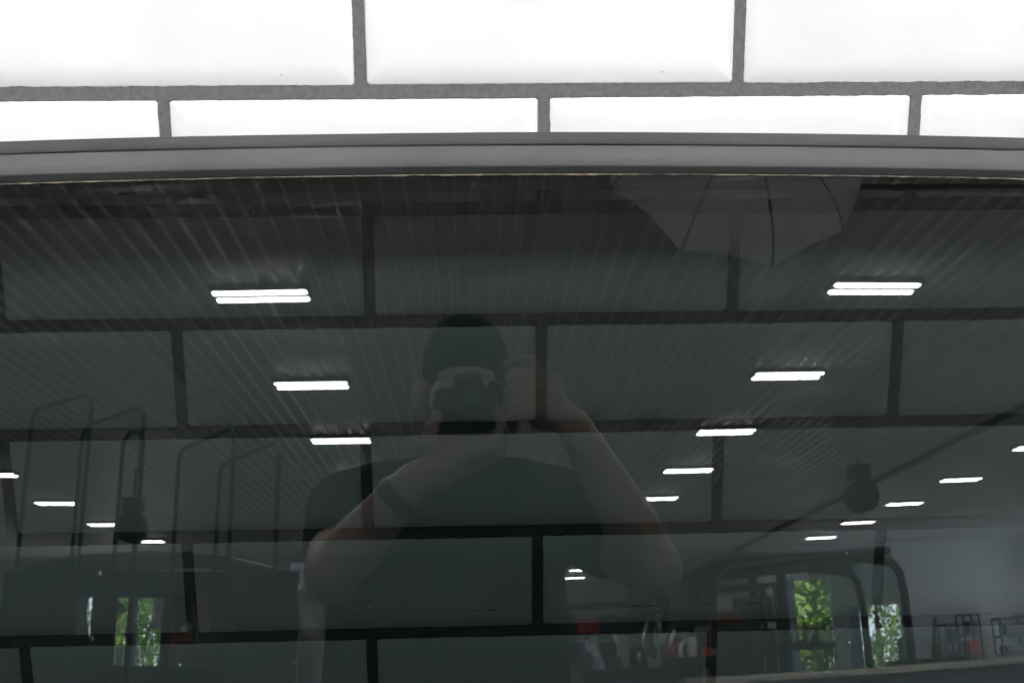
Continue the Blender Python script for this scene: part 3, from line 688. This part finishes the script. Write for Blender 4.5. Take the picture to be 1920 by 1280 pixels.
for i, (x, y, w, hh) in enumerate(((-5.2, -20.5, 2.6, 3.0), (3.0, -22, 2.2, 2.5), (5.6, -21, 2.4, 2.7))):
    o = empty('storage_rack', (x, y, 0)); tag(o, f'{ORD[i]} packed dark storage rack from the left in the middle of the hall', 'rack', 'racks in the middle of the hall')
    for sx in (-1, 1):
        for sy in (-1, 1): MB().box(sx * w / 2 - .05, sx * w / 2 + .05, sy * .5 - .05, sy * .5 + .05, 0, hh).ob('post', M_steel, o)
    for k in range(4): MB().box(-w / 2 + .05, w / 2 - .05, -.5, .5, hh * (k + 1) / 4 - .08, hh * (k + 1) / 4).ob('shelf', M_steel, o)
    for k in range(4):
        x0 = -w / 2 + .06
        while x0 < w / 2 - .3:
            ww = random.uniform(.25, .6); x1 = min(x0 + ww, w / 2 - .06)
            bev(MB().box(x0, x1, -.45, .42, hh * k / 4 + .01, hh * k / 4 + hh / 4 * random.uniform(.5, .85)).ob('crate', random.choice([M_dark, M_steel, M_dark, M_metal, M_red, M_black]), o), .02); x0 = x1 + .03
col = MB().box(-.10, .10, -.08, .08, 0, 2.25).ob('steel_column', M_blue, loc=(-1.86, -10, 0)); tag(col, 'blue-grey steel column beside the dark van', 'column')
# clear plastic bundle on the floor in front of the racks
pv_, pf_ = [], []
for i in range(9):
    for k in range(12):
        a = 2 * math.pi * k / 12; r_ = (.34 - .034 * i) * (1 + .35 * random.uniform(-1, 1)); pv_.append((r_ * math.cos(a), r_ * math.sin(a), 1.78 * i / 8))
for i in range(8):
    for k in range(12): pf_.append((i * 12 + k, i * 12 + (k + 1) % 12, (i + 1) * 12 + (k + 1) % 12, (i + 1) * 12 + k))
o = ob('plastic_bundle', mesh('plastic_bundle', pv_, pf_, mat('plastic_sheet', (.75, .78, .82), .12)), loc=(2.55, -19.6, 0)); tag(o, 'crumpled clear plastic bundle standing before the racks', 'plastic sheet')
# tool trolleys with odds and ends, in the lower part of the mirror image
for i, (x, y, w, zt) in enumerate(((-1.75, -11.5, .9, 1.25), (1.7, -11.0, 1.0, 1.2), (2.9, -12.5, .9, 1.3), (7.3, -14.5, 1.2, 1.1), (-5.6, -13.5, 1.2, 1.3), (-3.9, -14.5, 1.0, 1.5), (-2.9, -17, 1.2, 1.5), (3.6, -16.5, 1.1, 1.5), (5.2, -17.5, 1.0, 1.45), (6.8, -19, 1.3, 1.5))):
    o = empty('tool_trolley', (x, y, 0), random.uniform(-.3, .3)); tag(o, f'{ORD[i]} dark tool trolley heaped with parts in the mirrored hall', 'trolley', 'tool trolleys in the hall')
    for k in range(3): bev(MB().box(-w / 2, w / 2, -.25, .25, zt * (k + 1) / 3 - .16, zt * (k + 1) / 3 - .02).ob('drawer', M_dark, o), .01)
    for sx in (-1, 1):
        for sy in (-1, 1): MB().box(sx * (w / 2 - .03) - .02, sx * (w / 2 - .03) + .02, sy * .22 - .02, sy * .22 + .02, 0, zt - .05).ob('post', M_steel, o)
    for k in range(9):
        px, py, hh = random.uniform(-w / 2 + .06, w / 2 - .06), random.uniform(-.18, .18), random.uniform(.08, .55)
        m_ = random.choice([M_metal, M_metal, M_white, M_white, M_red, M_steel, M_blue, M_dark])
        if k % 2: MB().tube([(px, py, zt - .02), (px + random.uniform(-.06, .06), py, zt + hh * .6), (px + random.uniform(-.10, .10), py, zt + hh)], [.05, .035, .02], 8).ob('tool', m_, o, True)
        else: bev(MB().box(px - .06, px + .06, py - .05, py + .05, zt - .02, zt + hh * .6).ob('part_box', m_, o), .01)
wb_ = empty('workbench', (4.9, -10.0, 0)); tag(wb_, 'long workbench with a pale top, mirrored along the bottom right', 'workbench')
bev(MB().box(-2.5, 2.6, -.42, .40, 1.00, 1.06).ob('top', mat('pale_worktop', (.50, .47, .40), .5), wb_), .01)
MB().box(-2.4, 2.5, -.36, .34, .06, .998).ob('cabinet', mat('blue_grey_cabinet', (.10, .12, .15), .4), wb_)
# door leaves and frames in the openings
for i, (x, z) in enumerate(((16.35, 4.7), (19.75, 3.4), (-17.0, 4.9), (-14.9, 4.9))):
    o = MB().box(x - .12, x + .30, YF + .01, YF + .16, 0, z).ob('door_post', M_blue); tag(o, f'{ORD[i]} blue-grey steel door post at the hall end openings', 'door post', 'door posts')

# outside: ground and trees in daylight
M_grass = noisy(mat('grass_ground', rough=.9), (.07, .11, .03), (.12, .17, .05), 2)
ob('ground', mesh('ground', [(-70, -48.3, -.02), (90, -48.3, -.02), (90, -140, -.02), (-70, -140, -.02)], [(3, 2, 1, 0)], M_grass), kind='structure')
for i, (x, z, w, hh, rz, d) in enumerate(((-17.7, 4.05, .95, .95, .785, -47.2), (-15.2, 3.9, .9, 1.3, 0, -47.0), (-13.6, 3.7, .8, 1.2, 0, -46.5))):
    o = MB().box(-w / 2, w / 2, -.03, .03, -hh / 2, hh / 2).ob('white_board', M_white, loc=(x, d, z)); o.rotation_euler = (0, rz, 0)
    tag(o, ('white diamond-shaped board in the left door opening', 'white board right of the left door opening', 'smaller white board furthest right of the left doors')[i], 'board')
M_pave = noisy(mat('beige_paving', rough=.85), (.48, .40, .35), (.60, .52, .46), 3, 8)
for x0, x1 in ((14.5, 34), (-30, -13.5)):
    ob('pavement', mesh('pavement', [(x0, -48.25, -.012), (x1, -48.25, -.012), (x1, -58.5, -.012), (x0, -58.5, -.012)], [(3, 2, 1, 0)], M_pave), kind='structure')
M_bark = mat('bark', (.10, .075, .05), .9)
M_leaf = noisy(mat('leaves', rough=.6), (.07, .17, .03), (.20, .30, .06), 1.2, 4)
def crown_mesh(seed):
    rnd = random.Random(seed); v, f = [], []
    cl = [(Vector((rnd.gauss(0, 1.3), rnd.gauss(0, 1.3), rnd.uniform(1.2, 6.2))), rnd.uniform(.9, 1.6)) for _ in range(16)]
    for c, r in cl:
        for _ in range(300):
            d = Vector((rnd.gauss(0, 1), rnd.gauss(0, 1), rnd.gauss(0, 1))).normalized(); p = c + d * r * rnd.uniform(.55, 1.05)
            a = Vector((rnd.gauss(0, 1), rnd.gauss(0, 1), rnd.gauss(0, 1))).normalized(); q = a.orthogonal().normalized(); s = rnd.uniform(.09, .16); b_ = len(v)
            v += [p - a * s, p + q * s * .6, p + a * s, p - q * s * .6]; f.append((b_, b_ + 1, b_ + 2, b_ + 3))
    return mesh('crown', v, f, M_leaf)
crowns = [crown_mesh(3), crown_mesh(11)]
trunk = MB().tube([(0, 0, -.02), (.05, 0, 1.5), (0, .05, 4.2)], [.22, .17, .08], 8).me('trunk', M_bark)
for i, (x, y, s) in enumerate(((15.6, -61, 1.2), (18.6, -60, 1.25), (21.6, -61.5, 1.3), (24.6, -61, 1.2), (17.2, -64, 1.5), (20.4, -65, 1.5), (23.6, -65, 1.5), (27.6, -63, 1.3), (-16.4, -61, 1.2), (-19.5, -61.5, 1.25), (-22.8, -62, 1.3), (-13.5, -70, 1.3), (4.0, -76, 1.3), (8.5, -78, 1.4))):
    o = empty('tree', (x, y, 0), random.uniform(0, 6)); o.scale = (s, s, s * .9)
    tag(o, f'{ORD[i]} leafy green tree outside the hall doors', 'tree', 'trees outside the hall')
    ob('trunk', trunk, o); ob('crown', crowns[i % 2], o, (0, 0, -.3))
